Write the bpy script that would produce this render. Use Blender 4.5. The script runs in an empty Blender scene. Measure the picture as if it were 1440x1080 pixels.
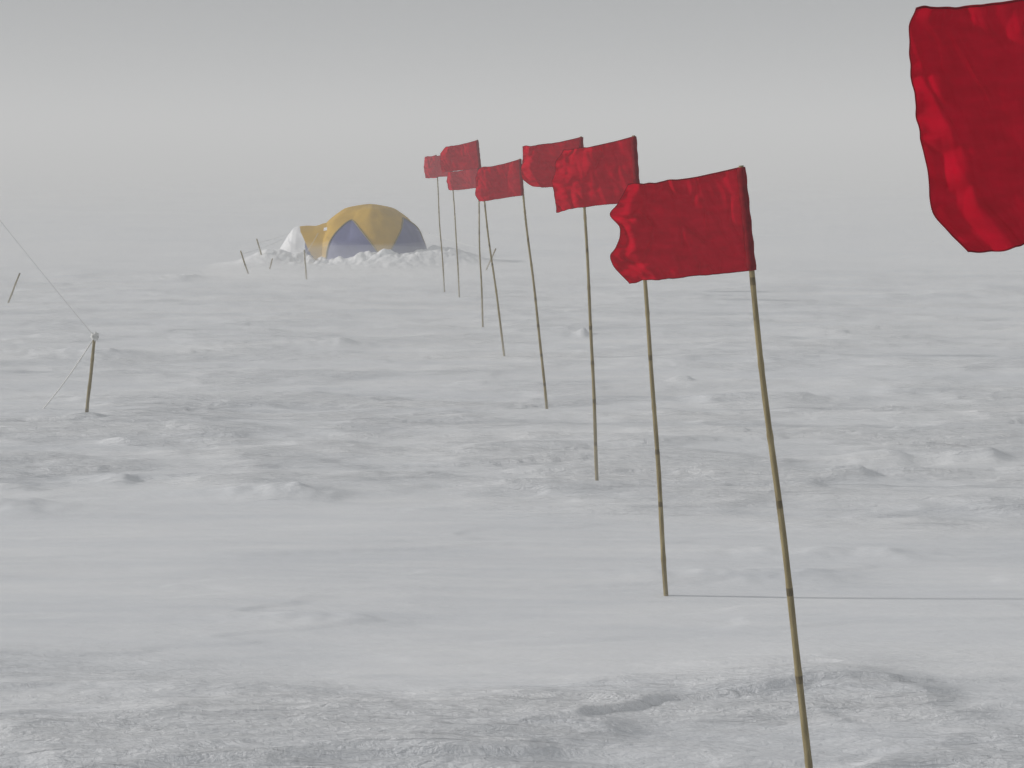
import bpy, math, random
import numpy as np
from mathutils import Vector, noise as mnoise

random.seed(4)
rng = np.random.RandomState(7)
scene = bpy.context.scene
COL = scene.collection
SUN_EL = math.radians(22)

# ------------------------------------------------------------------ noise
def _h(ix, iy, s):
    n = (ix.astype(np.int64) * 374761393 + iy.astype(np.int64) * 668265263 + s * 1442695041) & 0x7fffffff
    n = ((n ^ (n >> 13)) * 1274126177) & 0x7fffffff
    n = n ^ (n >> 16)
    return n / float(0x7fffffff)

def pnoise(x, y, s=0):
    ix = np.floor(x); iy = np.floor(y)
    fx = x - ix; fy = y - iy
    ux = fx * fx * fx * (fx * (fx * 6 - 15) + 10); uy = fy * fy * fy * (fy * (fy * 6 - 15) + 10)
    def g(a, b):
        t = _h(ix + a, iy + b, s) * 2 * np.pi
        return np.cos(t) * (fx - a) + np.sin(t) * (fy - b)
    return (g(0, 0) * (1 - ux) + g(1, 0) * ux) * (1 - uy) + (g(0, 1) * (1 - ux) + g(1, 1) * ux) * uy

def fbm(x, y, s=0, o=4, gain=.5):
    r = 0; a = 1.
    for i in range(o):
        r = r + a * pnoise(x * 2 ** i + 13.7 * i, y * 2 ** i + 5.1 * i, s + i)
        a *= gain
    return r

def sstep(a, b, x):
    t = np.clip((x - a) / (b - a), 0, 1)
    return t * t * (3 - 2 * t)

# ------------------------------------------------------------------ materials
def new_mat(name):
    m = bpy.data.materials.new(name); m.use_nodes = True
    nt = m.node_tree; nt.nodes.clear()
    out = nt.nodes.new('ShaderNodeOutputMaterial')
    return m, nt, out

def simple_mat(name, c1, c2, scale=20, rough=.7, bump=.2, stretch=(1, 1, 1), transl=0.0, spec=.25, bdist=.002):
    m, nt, out = new_mat(name)
    N = nt.nodes; L = nt.links
    tc = N.new('ShaderNodeTexCoord'); mp = N.new('ShaderNodeMapping'); mp.inputs['Scale'].default_value = stretch
    L.new(tc.outputs['Object'], mp.inputs['Vector'])
    nz = N.new('ShaderNodeTexNoise'); nz.inputs['Scale'].default_value = scale; nz.inputs['Detail'].default_value = 5
    L.new(mp.outputs[0], nz.inputs['Vector'])
    cr = N.new('ShaderNodeValToRGB'); cr.color_ramp.elements[0].position = .3; cr.color_ramp.elements[1].position = .7
    cr.color_ramp.elements[0].color = (*c1, 1); cr.color_ramp.elements[1].color = (*c2, 1)
    L.new(nz.outputs['Fac'], cr.inputs[0])
    bs = N.new('ShaderNodeBsdfPrincipled'); bs.inputs['Roughness'].default_value = rough
    bs.inputs['Specular IOR Level'].default_value = spec
    L.new(cr.outputs[0], bs.inputs['Base Color'])
    bp = N.new('ShaderNodeBump'); bp.inputs['Strength'].default_value = bump; bp.inputs['Distance'].default_value = bdist
    L.new(nz.outputs['Fac'], bp.inputs['Height']); L.new(bp.outputs[0], bs.inputs['Normal'])
    if transl > 0:
        tr = N.new('ShaderNodeBsdfTranslucent'); L.new(cr.outputs[0], tr.inputs['Color'])
        mx = N.new('ShaderNodeMixShader'); mx.inputs[0].default_value = transl
        L.new(bs.outputs[0], mx.inputs[1]); L.new(tr.outputs[0], mx.inputs[2]); L.new(mx.outputs[0], out.inputs['Surface'])
    else:
        L.new(bs.outputs[0], out.inputs['Surface'])
    return m

M_cloth = simple_mat('red_cotton', (.50, .0004, .017), (.62, .0008, .024), 60, .95, .15, (.35, .35, 1), .33, spec=.0)
M_hem = simple_mat('red_hem', (.15, .001, .006), (.23, .002, .010), 60, .9, .3, (1, 1, 1), .0, spec=.05)
M_bamboo = simple_mat('bamboo', (.17, .135, .065), (.33, .27, .14), 14, .55, .3, (6, 6, .8))
M_node = simple_mat('bamboo_node', (.09, .07, .035), (.18, .14, .07), 40, .7, .3)
M_yel = simple_mat('yellow_nylon', (.56, .33, .004), (.68, .41, .010), 4, .5, .5, (1, 1, 1), .15, bdist=.03)
M_blue = simple_mat('slate_blue_nylon', (.085, .09, .22), (.13, .135, .30), 4, .5, .5, (1, 1, 1), .1, bdist=.03)
M_frost = simple_mat('frosted_nylon', (.84, .85, .88), (.90, .90, .91), 6, .7, .6, (1, 1, 1), .1, bdist=.03)
M_seam = simple_mat('tent_pole_sleeve', (.20, .15, .04), (.28, .21, .06), 10, .6, .2)
M_rope = simple_mat('white_cord', (.62, .62, .60), (.8, .8, .78), 80, .8, .3)
M_snowlump = simple_mat('packed_snow', (.84, .85, .87), (.90, .90, .91), 9, .7, .6, (1, 1, 1), .0, bdist=.02)

def snow_mat():
    m, nt, out = new_mat('wind_packed_snow')
    N = nt.nodes; L = nt.links
    tc = N.new('ShaderNodeTexCoord')
    at = N.new('ShaderNodeAttribute'); at.attribute_name = 'rough'
    def nz(scale, st, det=6, rough=.6, rot=6, dist=.4):
        mp = N.new('ShaderNodeMapping'); mp.inputs['Scale'].default_value = st
        mp.inputs['Rotation'].default_value = (0, 0, math.radians(rot))
        L.new(tc.outputs['Object'], mp.inputs['Vector'])
        n = N.new('ShaderNodeTexNoise'); n.inputs['Scale'].default_value = scale
        n.inputs['Detail'].default_value = det; n.inputs['Roughness'].default_value = rough
        n.inputs['Distortion'].default_value = dist
        L.new(mp.outputs[0], n.inputs['Vector']); return n.outputs['Fac']
    def math_(op, a, b):
        n = N.new('ShaderNodeMath'); n.operation = op
        for i, v in enumerate((a, b)):
            if isinstance(v, (int, float)): n.inputs[i].default_value = v
            else: L.new(v, n.inputs[i])
        return n.outputs[0]
    n1 = nz(6.0, (.55, 2.4, 1), 6, .60, -10, .6); n2 = nz(24, (.9, 1.8, 1), 5, .65, -12, .8); n3 = nz(1.0, (.5, 2.6, 1), 5)
    n4 = nz(7, (.24, 2.8, 1), 4, .5, -14, .5)
    h = math_('ADD', math_('MULTIPLY', n1, .9), math_('MULTIPLY', n2, .26))
    h = math_('ADD', h, math_('MULTIPLY', n4, .9))
    st = math_('ADD', math_('MULTIPLY', at.outputs['Fac'], .9), .08)
    h = math_('MULTIPLY', h, st)
    bp = N.new('ShaderNodeBump'); bp.inputs['Strength'].default_value = .9; bp.inputs['Distance'].default_value = .060
    L.new(h, bp.inputs['Height'])
    mixn = math_('ADD', math_('MULTIPLY', n3, .7), math_('MULTIPLY', n4, .3))
    cr = N.new('ShaderNodeValToRGB'); cr.color_ramp.elements[0].position = .38; cr.color_ramp.elements[1].position = .60
    cr.color_ramp.elements[0].color = (.765, .785, .82, 1); cr.color_ramp.elements[1].color = (.865, .875, .895, 1)
    L.new(mixn, cr.inputs[0])
    bs = N.new('ShaderNodeBsdfPrincipled'); bs.inputs['Roughness'].default_value = .65
    bs.inputs['Specular IOR Level'].default_value = .3
    L.new(cr.outputs[0], bs.inputs['Base Color']); L.new(bp.outputs[0], bs.inputs['Normal'])
    L.new(bs.outputs[0], out.inputs['Surface'])
    return m
M_snow = snow_mat()

# ------------------------------------------------------------------ helpers
def mesh_obj(name, verts, faces, mats, parent=None, smooth=True, midx=None):
    me = bpy.data.meshes.new(name)
    me.from_pydata([tuple(v) for v in verts], [], faces)
    for m in (mats if isinstance(mats, (list, tuple)) else [mats]): me.materials.append(m)
    if smooth: me.polygons.foreach_set('use_smooth', [True] * len(me.polygons))
    if midx is not None: me.polygons.foreach_set('material_index', midx)
    me.update()
    o = bpy.data.objects.new(name, me); COL.objects.link(o)
    if parent: o.parent = parent
    return o

def empty(name, loc=(0, 0, 0)):
    e = bpy.data.objects.new(name, None); e.location = loc; e.empty_display_size = .2
    COL.objects.link(e); return e

def grid_faces(nu, nv, closed=False):
    f = []
    for i in range(nu - 1):
        for j in range(nv - 1 if not closed else nv):
            j2 = (j + 1) % nv
            f.append((i * nv + j, i * nv + j2, (i + 1) * nv + j2, (i + 1) * nv + j))
    return f

def tube(pts, radii, n=10, cap=True):
    V = []; P = [Vector(p) for p in pts]
    for i, p in enumerate(P):
        d = (P[min(i + 1, len(P) - 1)] - P[max(i - 1, 0)]).normalized()
        a = d.cross(Vector((0, 1, 0.01))).normalized(); b = d.cross(a)
        for k in range(n):
            t = 2 * math.pi * k / n
            V.append(p + (a * math.cos(t) + b * math.sin(t)) * radii[i])
    F = grid_faces(len(P), n, True)
    if cap:
        F.append(tuple(range(n))[::-1]); F.append(tuple(range((len(P) - 1) * n, len(P) * n)))
    return V, F

# ------------------------------------------------------------------ ground
lumps = [  # x, y, wx, wy, h   wind drifts: soft on the left, steep on the right
    (2.12, 8.75, .25, .14, .05), (2.65, 8.75, .32, .13, .05), (1.85, 8.3, .16, .10, .045), (1.5, 8.0, .2, .08, .03),
    (-2.0, 8.1, .20, .10, .04), (-2.5, 7.9, .2, .08, .035), (-1.05, 7.65, .45, .12, .05), (-2.35, 7.35, .7, .14, .045),
    (-3.1, 7.2, .4, .10, .03), (-.45, 8.2, .3, .08, .02), (1.3, 11.9, .10, .07, .04),
    (.7, 15.2, .07, .08, .07), (.45, 15.2, .35, .12, .03), (3.2, 15.2, .18, .15, .03),
    (-4.7, 22.6, .6, .5, .07), (-6.3, 23, .5, .5, .04), (2.3, 10.9, 1.0, .10, .05), (-5, 14, 1.2, .25, .05),
    (-3.6, 13.3, 1.1, .3, .07), (-1.6, 14.3, .9, .25, .06), (1.1, 6.2, .7, .10, .03), (.95, 4.7, .10, .07, .016), (1.55, 4.75, .25, .06, .014),
    (-.9, 4.9, .6, .10, .02), (-.6, 5.6, .5, .08, .02), (-1.4, 4.5, .3, .06, .014), (1.5, 6.6, .8, .1, .03)]

def rough_mask(x, y):
    yy = y + .9 * fbm(x * .25, y * .3, 40, 3)
    m = 1 - sstep(4.9, 5.7, yy - .12 * x)
    m = np.maximum(m, .95 * sstep(7.0, 7.8, yy) * (1 - sstep(10.2, 12.5, yy)))
    m = np.maximum(m, .55 * sstep(11, 12, yy) * (1 - sstep(18, 28, yy)))
    m = m * (0.40 + .95 * sstep(-.25, .3, fbm(x * .7, y * 1.6, 50, 3)))
    return np.clip(m + .06, 0, 1)

def ground_h(x, y):
    m = rough_mask(x, y)
    wx = x + .3 * fbm(x * .6, y * .8, 3, 2)
    h = .06 * fbm(wx * .13, y * .38, 10, 3)
    h = h + .030 * fbm(wx * .5, y * 2.0, 20, 3) * (.30 + .70 * m)
    # sastrugi: long tongues carved by the wind, sharp on one flank
    s = fbm(wx * .8 + .5 * y, y * 3.4 - .35 * x, 30, 4)
    h = h + .014 * (1 - np.abs(s) * 2.2) * m
    st = fbm(wx * .45, y * 3.0 - .3 * x, 33, 3)
    h = h + .020 * sstep(.02, .09, st) * (.25 + .75 * m)
    h = h + .007 * fbm(wx * 4, y * 9 - x, 60, 3) * m
    for (a, b, wx_, wy_, hh) in lumps:
        dx = (x - a + .08 * fbm(x * 4, y * 4, 70, 2)); dy = (y - b) / wy_
        w = np.where(dx < 0, wx_, wx_ * .35)
        h = h + hh * np.exp(-(dx / w) ** 2 - dy ** 2) * (1 + .5 * fbm(x * 6, y * 9, 80, 2))
    return h

inv = np.arange(870, 26, -1.45)               # dense where the terrain is near
ys = np.concatenate([[-300, -80, -20, -6, 0, 1.5, 2.5, 3.2, 3.7], 3630 / inv, [160, 190, 240, 320, 450, 700]])
tin = np.linspace(-1, 1, 521)
tout = np.array([1.15, 1.5, 2.2, 4, 8, 20])
ts = np.concatenate([-tout[::-1], tin, tout])
Y, T = np.meshgrid(ys, ts, indexing='ij')
half = np.maximum(Y, 4) * .40 + .8
X = T * half + np.sign(T) * np.clip(np.abs(T) - 1.2, 0, None) * 25
Z = ground_h(X, Y)
fade = 1 - sstep(60, 200, np.hypot(X, Y)) * .5
Z = Z * fade
V = np.stack([X, Y, Z], -1).reshape(-1, 3)
nu, nv = X.shape
i = np.arange(nu - 1)[:, None]; j = np.arange(nv - 1)[None, :]
a = (i * nv + j).ravel(); F = np.stack([a, a + 1, a + nv + 1, a + nv], -1)
me = bpy.data.meshes.new('snow_ground')
me.vertices.add(len(V)); me.vertices.foreach_set('co', V.ravel())
me.loops.add(F.size); me.loops.foreach_set('vertex_index', F.ravel().astype(np.int32))
me.polygons.add(len(F)); me.polygons.foreach_set('loop_start', (np.arange(len(F)) * 4).astype(np.int32))
me.polygons.foreach_set('loop_total', np.full(len(F), 4, dtype=np.int32))
me.polygons.foreach_set('use_smooth', np.ones(len(F), dtype=bool))
at = me.attributes.new('rough', 'FLOAT', 'POINT'); at.data.foreach_set('value', rough_mask(X, Y).ravel().astype(np.float32))
me.materials.append(M_snow); me.update(calc_edges=True); me.validate()
g = bpy.data.objects.new('snow_ground', me); COL.objects.link(g)

def gz(x, y):
    return float(ground_h(np.array([float(x)]), np.array([float(y)]))[0])

# ------------------------------------------------------------------ bamboo
def bamboo(parent, base, top, r0, r1, bend=.006, seg=.2, name='bamboo_pole'):
    b = Vector(base); t = Vector(top)
    b = b + (b - t).normalized() * .12
    n = int((t - b).length / .02) + 2
    ph = random.random() * 6; nodes = []; z = .05 + random.random() * .1
    while z < (t - b).length:
        nodes.append(z); z += seg * random.uniform(.8, 1.15)
    pts = []; rad = []
    for i in range(n):
        f = i / (n - 1); s = f * (t - b).length
        p = b.lerp(t, f)
        env = math.sin(math.pi * f)
        off = bend * env * (math.sin(f * 5 + ph) + .4 * math.sin(f * 13 + ph * 2))
        p = p + Vector((off, off * .5, 0))
        r = r0 + (r1 - r0) * f
        for z in nodes:
            r += .0014 * (r0 / .009) * math.exp(-((s - z) / .007) ** 2)
        pts.append(p); rad.append(r * (1 + .03 * math.sin(s * 37 + ph)))
    V, F = tube(pts, rad, 10)
    idx = []
    for f in F:
        c = sum((V[k] for k in f), Vector()) / len(f)
        s = (c - b).dot((t - b).normalized())
        idx.append(1 if any(abs(s - z) < .006 for z in nodes) else 0)
    return mesh_obj(name, V, F, [M_bamboo, M_node], parent, True, idx)

# ------------------------------------------------------------------ flags
def flag(base, top, tl, bl, br, prof, seed, ydir=0., amp=.018, r0=.0095, r1=.0065, res=(90, 70), crumple=1., pw=4, curl=.022, rip=1.9, big=0.004):
    E = empty('trail_flag')
    bx, by = base
    T = Vector((top[0], by, top[1]))
    bamboo(E, (bx, by, gz(bx, by)), T + Vector((0, 0, .004)), r0, r1)
    na, nb = res
    A, B = np.meshgrid(np.linspace(0, 1, na), np.linspace(0, 1, nb), indexing='ij')
    px = A * (1 - B) * tl[0] + A * B * bl[0] + (1 - A) * B * br[0]
    pz = A * (1 - B) * tl[1] + A * B * bl[1] + (1 - A) * B * br[1]
    bb = np.linspace(0, 1, 201)
    pe = np.interp(bb, [p[0] for p in prof], [p[1] for p in prof])
    ker = np.hanning(27); ker /= ker.sum()
    pe = np.convolve(np.pad(pe, 13, mode='edge'), ker, 'valid')
    e = np.interp(B, bb, pe)
    px = px + e * A ** pw
    px = px + crumple * .006 * A ** 6 * fbm(B * 5, A * 2, seed + 5, 2)
    pz = pz - .008 * np.sin(np.pi * A) * (1 - B) + .006 * np.sin(np.pi * A * 1.6 + seed) * B * A + .012 * A ** 2 * fbm(A * 4, B * 2, seed + 9, 3)
    ph = seed * 1.7
    py = ydir * A + amp * A ** .8 * (np.sin(2 * np.pi * (.8 * A + .16 * B) + ph) + .40 * np.sin(2 * np.pi * (1.9 * A - .35 * B) + ph * 2))
    py = py + rip * .012 * A ** .7 * fbm(A * 5 + B * 1.4, B * 1.2, seed, 3) * (.4 + .6 * crumple)
    # long soft vertical billows
    py = py + big * A ** .6 * (np.sin(2 * np.pi * (2.6 * A + .5 * B + .15 * np.sin(B * 3)) + 1.2) * .6 + fbm(A * 5.5 + 1.1 * B, B * .8 + 3, seed + 77, 2))
    cr_ = fbm(A * 4.5 + B * 1.1 + 7, B * 1.8, seed + 60, 2)
    py = py + rip * .006 * A ** .5 * (1 - np.minimum(1, np.abs(cr_) * 5)) * crumple
    py = py + rip * .004 * np.sin(2 * np.pi * (2.4 * B + .5 * A) + ph) * A * (1 - A * .5) * crumple
    py = py + .026 * A ** 6 * fbm(A * 4, B * 5, seed + 20, 3) * crumple + curl * sstep(.88, 1, A)
    py = py + .0012 * fbm(A * 26, B * 2.0, seed + 31, 2) * (.3 + A)
    Vv = [(T.x + float(px[i, j]), T.y + float(py[i, j]), T.z + float(pz[i, j])) for i in range(na) for j in range(nb)]
    mesh_obj('cloth', Vv, grid_faces(na, nb), M_cloth, E)
    Vs = []; Fs = []
    for path, r in (([Vv[i * nb] for i in range(na)], .0015), ([Vv[(na - 1) * nb + j] for j in range(nb)], .0008), ([Vv[i * nb + nb - 1] for i in range(na)], .0010)):
        vv, ff = tube(path, [r] * len(path), 6)
        o = len(Vs); Vs += vv; Fs += [tuple(q + o for q in f) for f in ff]
    mesh_obj('hem', Vs, Fs, M_hem, E)
    pts = []; n = 24
    for q in range(n):
        f = q / (n - 1)
        pts.append(T + Vector((br[0], 0, br[1])) * f)
    Vq, Fq = tube(pts, [.0115 + .0010 * math.sin(q * 1.3 + seed) for q in range(n)], 14)
    mesh_obj('pole_sleeve', Vq, Fq, M_hem, E)
    return E

flag((.95, 1.93), (.79, 1.885), (-.300, -.044), (-.218, -.350), (.013, -.307),
     [(0, .016), (.06, -.002), (.15, -.008), (.5, -.018), (.72, -.026), (.84, -.034), (.93, -.016), (1, .0)], 3, .03, .012, res=(170, 150), pw=2.5, curl=.004, rip=1.3, crumple=.6, big=.014)
flag((.757, 3.9), (.571, 1.641), (-.278, -.044), (-.272, -.293), (.027, -.257),
     [(0, 0), (.15, -.022), (.30, -.052), (.42, -.024), (.55, -.024), (.72, -.052), (.85, -.040), (1, 0)], 11, .03, .014, res=(140, 110))
flag((.587, 5.95), (.4625, 1.753), (-.262, -.050), (-.290, -.286), (.016, -.245),
     [(0, 0), (.2, -.030), (.35, -.022), (.5, -.034), (.7, -.018), (1, 0)], 5, .05, .016)
flag((.440, 8.07), (.3557, 1.786), (-.300, -.048), (-.250, -.256), (.011, -.250),
     [(0, 0), (.3, -.014), (.6, -.040), (.8, -.045), (1, 0)], 8, -.02, .016)
flag((.234, 10.52), (.0526, 1.679), (-.277, -.060), (-.273, -.282), (.018, -.244),
     [(0, 0), (.3, -.025), (.6, -.020), (.8, -.03), (1, 0)], 14, .04, .018)
flag((-.066, 13.3), (-.296, 1.849), (-.270, -.055), (-.296, -.278), (.024, -.236),
     [(0, 0), (.25, -.04), (.5, -.035), (.8, -.02), (1, 0)], 17, .03, .018)
flag((-.297, 15.92), (-.347, 1.614), (-.304, -.05), (-.300, -.24), (.01, -.21),
     [(0, 0), (.5, -.02), (1, 0)], 21, .04, .018)
flag((-.642, 19.1), (-.747, 1.772), (-.295, -.035), (-.31, -.295), (.017, -.278),
     [(0, 0), (.5, -.02), (1, 0)], 25, .04, .018)
flag((-.861, 19.95), (-.970, 1.759), (-.155, -.02), (-.145, -.30), (.018, -.29),
     [(0, 0), (.5, -.02), (1, 0)], 29, .24, .018)

# ------------------------------------------------------------------ stakes, ropes
def stake(base, dx, h, r=.009, dy=0, name='bamboo_stake'):
    E = empty(name); x, y = base
    bamboo(E, (x, y, gz(x, y)), (x + dx, y + dy, gz(x, y) + h), r, r * .85, .002, .16, 'bamboo_cane')
    return E

stake((-5.93, 18.4), .142, .36, .011)
stake((-3.94, 23.4), -.12, .36, .013)
stake((-4.05, 25.6), -.13, .42, .013)
stake((-2.93, 22.3), -.03, .42, .013)
stake((-.40, 24.2), .15, .34, .013)
stake((-3.75, 24.1), .06, .22, .012)
s = stake((-2.726, 10.03), .05, .51, .0115)
P = Vector((-2.676, 10.03, gz(-2.726, 10.03) + .50))
V = []; nn = 16
for i in range(nn + 1):
    for j in range(nn):
        th = math.pi * i / nn; ph = 2 * math.pi * j / nn
        d = Vector((math.sin(th) * math.cos(ph), math.sin(th) * math.sin(ph), math.cos(th)))
        r = .021 * (1 + .7 * mnoise.noise(d * 2.2 + Vector((3, 1, 7))))
        V.append(P + Vector((d.x * r * 1.1, d.y * r, d.z * r * 1.25)))
mesh_obj('frosted_knot', V, grid_faces(nn + 1, nn, True), M_rope, s)

def rope(a, b, sag, r=.0022, parent=None, name='cord'):
    a = Vector(a); b = Vector(b); pts = []
    for i in range(25):
        f = i / 24; p = a.lerp(b, f); p.z -= sag * 4 * f * (1 - f); pts.append(p)
    V, F = tube(pts, [r] * 25, 6)
    return mesh_obj(name, V, F, M_rope, parent)
GR = empty('guy_rope')
rope(P, (-4.2, 10.0, 2.5), .03, .0020, GR)
rope(P, (-3.07, 10.25, gz(-3.07, 10.25)), .02, .0045, GR)
mast = empty('bamboo_mast')
bamboo(mast, (-4.2, 10.0, gz(-4.2, 10)), (-4.2, 10.0, 2.6), .016, .012, .01, .25)

# ------------------------------------------------------------------ tent
TE = empty('dome_tent')
TX, TY = -2.39, 26.4
RX, RY, RH = .99, 1.05, .99
na, ne = 240, 80
# slate arches: azimuth of base centre, half width, lean of the apex (deg), apex height (fraction of 90 deg)
panels = [(-11, 30, -14, .53), (65, 47, 8, .55), (152, 38, 0, .5), (-128, 36, 0, .5)]
def panel_b(az, elf, p):
    c = p[0] + p[2] * min(1, elf / p[3])
    return ((az - c + 180) % 360 - 180) / p[1]
def dent_at(az, elf):
    b = min(abs(panel_b(az, elf, p)) for p in panels)
    return .085 * max(0, 1 - b) * max(0, math.sin(math.pi * min(elf, 1))) ** .8
def shell(az, elf, off=0.):
    el = elf * math.pi / 2; a = math.radians(az)
    dn = dent_at(az, elf)
    wr = .028 * mnoise.noise(Vector((math.cos(a) * 3, math.sin(a) * 3, el * 4)))
    r = 1 - dn + wr + off
    ce = max(0, math.cos(el)) ** 1.05 if elf < .9999 else 0
    zc = math.sin(el); zc = zc - .03 * max(0, zc - .9) * 10
    return (TX + RX * r * ce * math.sin(a), TY - RY * r * ce * math.cos(a), RH * (1 + wr * .3 - dn * .3 + off * .5) * zc + .005)
V = [shell(360 * j / na, i / ne) for i in range(ne + 1) for j in range(na)]
F = []; idx = []
def arch_lim(b, p): return p[3] * max(0, 1 - abs(b) ** 1.5) ** .72
for f in grid_faces(ne + 1, na, True):
    i = f[0] // na; j = f[0] % na
    elf = (i + .5) / ne; az = (j + .5) * 360 / na
    F.append(f); idx.append(1 if any(abs(panel_b(az, elf, p)) < 1 and elf < arch_lim(panel_b(az, elf, p), p) for p in panels) else 0)
mesh_obj('fly', V, F, [M_yel, M_blue], TE, True, idx)
for p in panels:
    pts = []
    for k in range(61):
        b = -1 + 2 * k / 60
        elf = arch_lim(b, p)
        az = p[0] + p[2] * min(1, elf / p[3]) + b * p[1]
        pts.append(shell(az, elf, .010))
    Vt, Ft = tube(pts, [.010] * len(pts), 6)
    mesh_obj('arch_pole_sleeve', Vt, Ft, M_seam, TE)
# vestibule: lofted arches running to the left
secs = [(-2.55, .88, .80), (-2.8, .80, .74), (-3.0, .69, .68), (-3.3, .625, .62), (-3.58, .62, .56), (-3.66, .60, .52),
        (-3.74, .50, .46), (-3.85, .32, .36), (-3.98, .12, .24), (-4.08, -.02, .1)]
nx, nt_ = 110, 60
sxx = [-q[0] for q in secs]; sh_ = [q[1] for q in secs]; sw_ = [q[2] for q in secs]
V = []; F = []; idx = []
for x in np.linspace(-2.55, -4.08, nx):
    h = np.interp(-x, sxx, sh_); w = np.interp(-x, sxx, sw_)
    for k in range(nt_):
        t = math.pi * k / (nt_ - 1)
        c, s_ = math.cos(t), max(0, math.sin(t))
        wr = .025 * mnoise.noise(Vector((x * 4, c * 3, s_ * 3)))
        V.append((x, TY - .05 + (w + wr) * -abs(c) ** .9 * (1 if c > 0 else -1), (h + wr) * s_ ** .9 - .02))
for f in grid_faces(nx, nt_):
    c = [sum(V[q][a_] for q in f) / 4 for a_ in range(3)]
    border = -3.56 + .34 * (1 - min(1, c[2] / .6))
    F.append(f)
    if c[0] > border: idx.append(0)
    elif c[0] > border - .16 * (1 - min(1, c[2] / .36)): idx.append(1)
    else: idx.append(2)
mesh_obj('vestibule', V, F, [M_yel, M_blue, M_frost], TE, True, idx)
def patch(x, z, w, h, name):
    Vp = []
    for i in range(6):
        for j in range(4):
            xx = x + w * (i / 5 - .5); zz = z + h * (j / 3 - .5) + .02 * (i / 5)
            hh = np.interp(-xx, sxx, sh_); ww = np.interp(-xx, sxx, sw_)
            yy = TY - .05 - ww * math.sqrt(max(0, 1 - (zz / hh) ** 2)) - .04
            Vp.append((xx, yy, zz))
    mesh_obj(name, Vp, grid_faces(6, 4), M_frost, TE)
patch(-3.05, .56, .15, .05, 'label')
for p, q in (((-3.2, 25.8, .5), (-2.96, 22.3, .35)), ((-3.7, 26.2, .5), (-4.15, 25.6, .36)), ((-3.8, 26, .4), (-4.03, 23.4, .3)), ((-1.6, 26.0, .55), (-.27, 24.2, .3))):
    rope(p, q, .02, .003, TE, 'guy_line')

# ------------------------------------------------------------------ snow bank heaped round the tent
nx, ny = 420, 260
Xb, Yb = np.meshgrid(np.linspace(-5.6, .6, nx), np.linspace(21.6, 28.6, ny), indexing='ij')
def gauss(x0, y0, wx, wy, h): return h * np.exp(-((Xb - x0) / wx) ** 2 - ((Yb - y0) / wy) ** 2)
tr = np.hypot((Xb - TX) / 1.15, (Yb - TY) / 1.2)
ring = np.exp(-((tr - .95) / .30) ** 2)
tv = np.hypot((Xb + 3.5) / .75, (Yb - TY) / .8)
ring2 = np.exp(-((tv - .95) / .3) ** 2)
cl = fbm(Xb * 2.4, Yb * 1.4, 90, 5, .5)
lump = np.abs(fbm(Xb * 3.4, Yb * 2.0, 95, 3, .45))
Hh = ring * (.05 + .13 * cl + .07 * lump) + ring2 * (.03 + .05 * cl)
Hh = Hh + gauss(-1.95, 25.0, .60, .55, .13) + gauss(-1.30, 25.5, .55, .5, .13) + gauss(-.90, 26.0, .6, .7, .14)
Hh = Hh + gauss(-4.0, 25.9, .40, .5, .13) + gauss(-4.2, 25.5, .6, .8, .06) + gauss(-3.6, 24.3, .8, .8, .04)
Hh = Hh + gauss(-2.4, 23.8, 1.4, 1.0, .03)
Hh = Hh + .04 * lump * np.exp(-((tr - 1.4) / .5) ** 2)
edge = np.minimum.reduce([sstep(-5.6, -4.3, Xb), 1 - sstep(-.8, .6, Xb), sstep(21.6, 23.6, Yb), 1 - sstep(27.8, 28.6, Yb)])
Zb = ground_h(Xb, Yb) + Hh * edge - .012 * (1 - edge) - .001
Vb = np.stack([Xb, Yb, Zb], -1).reshape(-1, 3).tolist()
mesh_obj('snow_bank', Vb, grid_faces(nx, ny), M_snowlump)

# ------------------------------------------------------------------ blowing-snow haze (bounded layers of scattering air, brightened by an added glow)
def glowing_air_mat(name, dens, glow):
    m, nt, out = new_mat(name + '_glowing_air'); N = nt.nodes; L = nt.links
    sc = N.new('ShaderNodeVolumeScatter'); sc.inputs['Color'].default_value = (.97, .985, 1, 1)
    sc.inputs['Density'].default_value = dens
    em = N.new('ShaderNodeEmission'); em.inputs['Color'].default_value = (.95, .98, 1, 1); em.inputs['Strength'].default_value = dens * glow  # self-glow added to the air, standing in for multiply scattered light
    ad = N.new('ShaderNodeAddShader'); L.new(sc.outputs[0], ad.inputs[0]); L.new(em.outputs[0], ad.inputs[1])
    L.new(ad.outputs[0], out.inputs['Volume']); return m
def volume_box(name, lo, hi, dens, glow):
    x0, y0, z0 = lo; x1, y1, z1 = hi
    V = [(x0, y0, z0), (x1, y0, z0), (x1, y1, z0), (x0, y1, z0), (x0, y0, z1), (x1, y0, z1), (x1, y1, z1), (x0, y1, z1)]
    F = [(0, 3, 2, 1), (4, 5, 6, 7), (0, 1, 5, 4), (1, 2, 6, 5), (2, 3, 7, 6), (3, 0, 4, 7)]
    return mesh_obj(name, V, F, glowing_air_mat(name, dens, glow), None, False)
AIR_GLOW = .20
volume_box('blowing_snow_haze', (-500, -290, -3), (500, 680, 11), .0120, AIR_GLOW)
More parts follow.
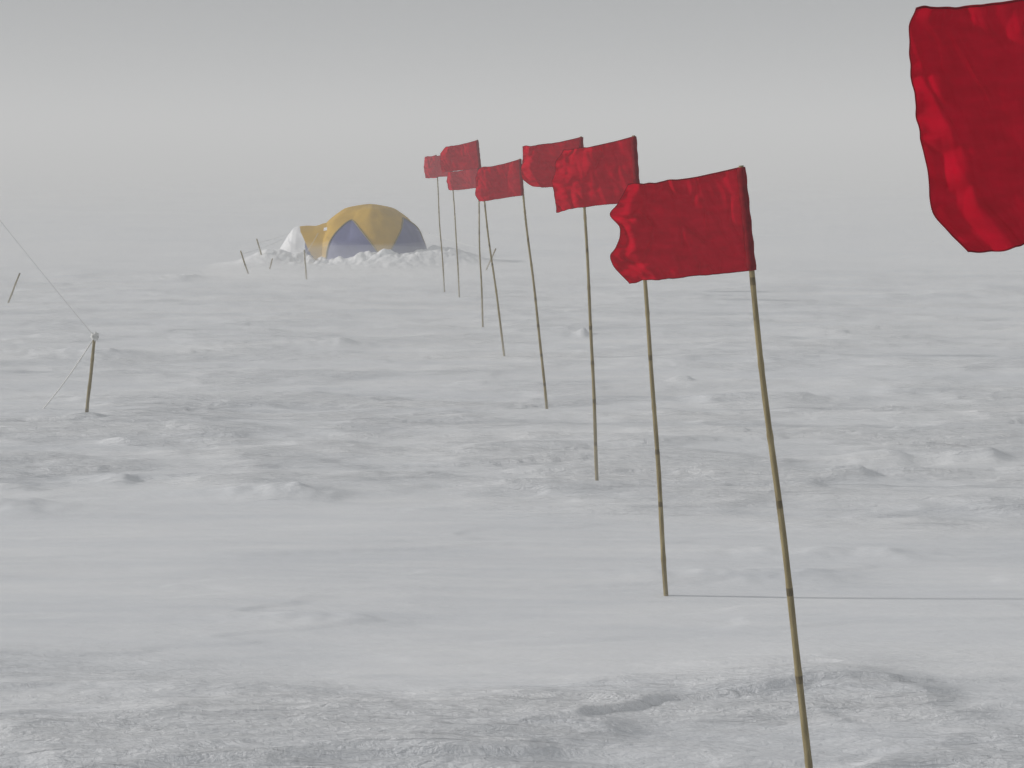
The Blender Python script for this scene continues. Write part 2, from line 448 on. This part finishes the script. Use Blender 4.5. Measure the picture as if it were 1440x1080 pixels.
# spindrift: one continuous layer of drifting snow whose upper surface billows in long streamers
xs = np.concatenate([[-480, -200, -90], np.linspace(-45, 45, 361), [90, 200, 480]])
yy_ = np.concatenate([[-280, -60, -10, 0], np.linspace(2, 14, 121), np.linspace(14.2, 45, 155), np.linspace(46, 120, 60), [180, 300, 670]])
SX, SY = np.meshgrid(xs, yy_, indexing='ij')
n1 = fbm(SX * .22 + .3 * np.sin(SY), SY * .55, 120, 3)
n2 = fbm(SX * .6, SY * 1.5, 130, 3)
top = .09 + .30 * sstep(-.12, .40, n1) + .07 * n2
for (cx, cy, lx, ly, hh) in [(-1.6, 6.3, 2.6, .55, .26), (1.6, 6.9, 2.0, .5, .14), (-2.4, 20.0, 3.5, 1.5, .16), (3.5, 13.2, 3.0, 1.0, .14), (2.5, 22.5, 4.5, 2.5, .20), (-5, 12.3, 2.5, 1.0, .18)]:
    top = top + hh * np.exp(-((SX - cx) / lx) ** 2 - ((SY - cy) / ly) ** 2)
top = np.maximum(top, .05)
nu, nv = SX.shape
V = np.stack([SX, SY, top], -1).reshape(-1, 3).tolist()
F = [f[::-1] for f in grid_faces(nu, nv)]
ring_ = [i * nv for i in range(nu)] + [(nu - 1) * nv + j for j in range(1, nv)] + [i * nv + nv - 1 for i in range(nu - 2, -1, -1)] + [j for j in range(nv - 2, 0, -1)]
o = len(V)
for k in ring_: V.append([V[k][0], V[k][1], -2.0])
m_ = len(ring_)
for k in range(m_):
    k2 = (k + 1) % m_
    F.append((ring_[k], o + k, o + k2, ring_[k2]))
F.append(tuple(o + k for k in range(m_ - 1, -1, -1)))
mesh_obj('spindrift', V, F, glowing_air_mat('spindrift', .12, AIR_GLOW), None, False)

# ------------------------------------------------------------------ world, sun
w = bpy.data.worlds.new('World'); scene.world = w; w.use_nodes = True
nt = w.node_tree; nt.nodes.clear()
out = nt.nodes.new('ShaderNodeOutputWorld'); bg = nt.nodes.new('ShaderNodeBackground')
sky = nt.nodes.new('ShaderNodeTexSky'); sky.sky_type = 'NISHITA'; sky.sun_disc = False
sky.sun_elevation = SUN_EL; sky.sun_rotation = math.radians(270)
sky.dust_density = 4; sky.air_density = 1.0
hs = nt.nodes.new('ShaderNodeHueSaturation'); hs.inputs['Saturation'].default_value = .15
mx = nt.nodes.new('ShaderNodeMixRGB'); mx.inputs[0].default_value = .80; mx.inputs[2].default_value = (3.15, 3.32, 3.48, 1)
nt.links.new(sky.outputs[0], hs.inputs['Color']); nt.links.new(hs.outputs[0], mx.inputs[1]); nt.links.new(mx.outputs[0], bg.inputs['Color'])
bg.inputs['Strength'].default_value = .078
nt.links.new(bg.outputs[0], out.inputs['Surface'])
sl = bpy.data.lights.new('sun', 'SUN'); sl.energy = 3.1; sl.angle = math.radians(1.2); sl.color = (1, .975, .945)
so = bpy.data.objects.new('sun', sl); COL.objects.link(so)
d = Vector((math.cos(SUN_EL), -.03, -math.sin(SUN_EL)))
so.rotation_euler = d.to_track_quat('-Z', 'Y').to_euler(); so.location = (-20, 5, 15)

# ------------------------------------------------------------------ camera
cam = bpy.data.cameras.new('camera'); co = bpy.data.objects.new('camera', cam); COL.objects.link(co)
co.location = (0, 0, 1.65); co.rotation_euler = (math.radians(90), 0, 0)
cam.sensor_width = 36; cam.lens = 55; cam.shift_y = -310 / 1440
cam.clip_start = .05; cam.clip_end = 3000
scene.camera = co
scene.view_settings.view_transform = 'Standard'; scene.view_settings.look = 'None'; scene.view_settings.exposure = 0
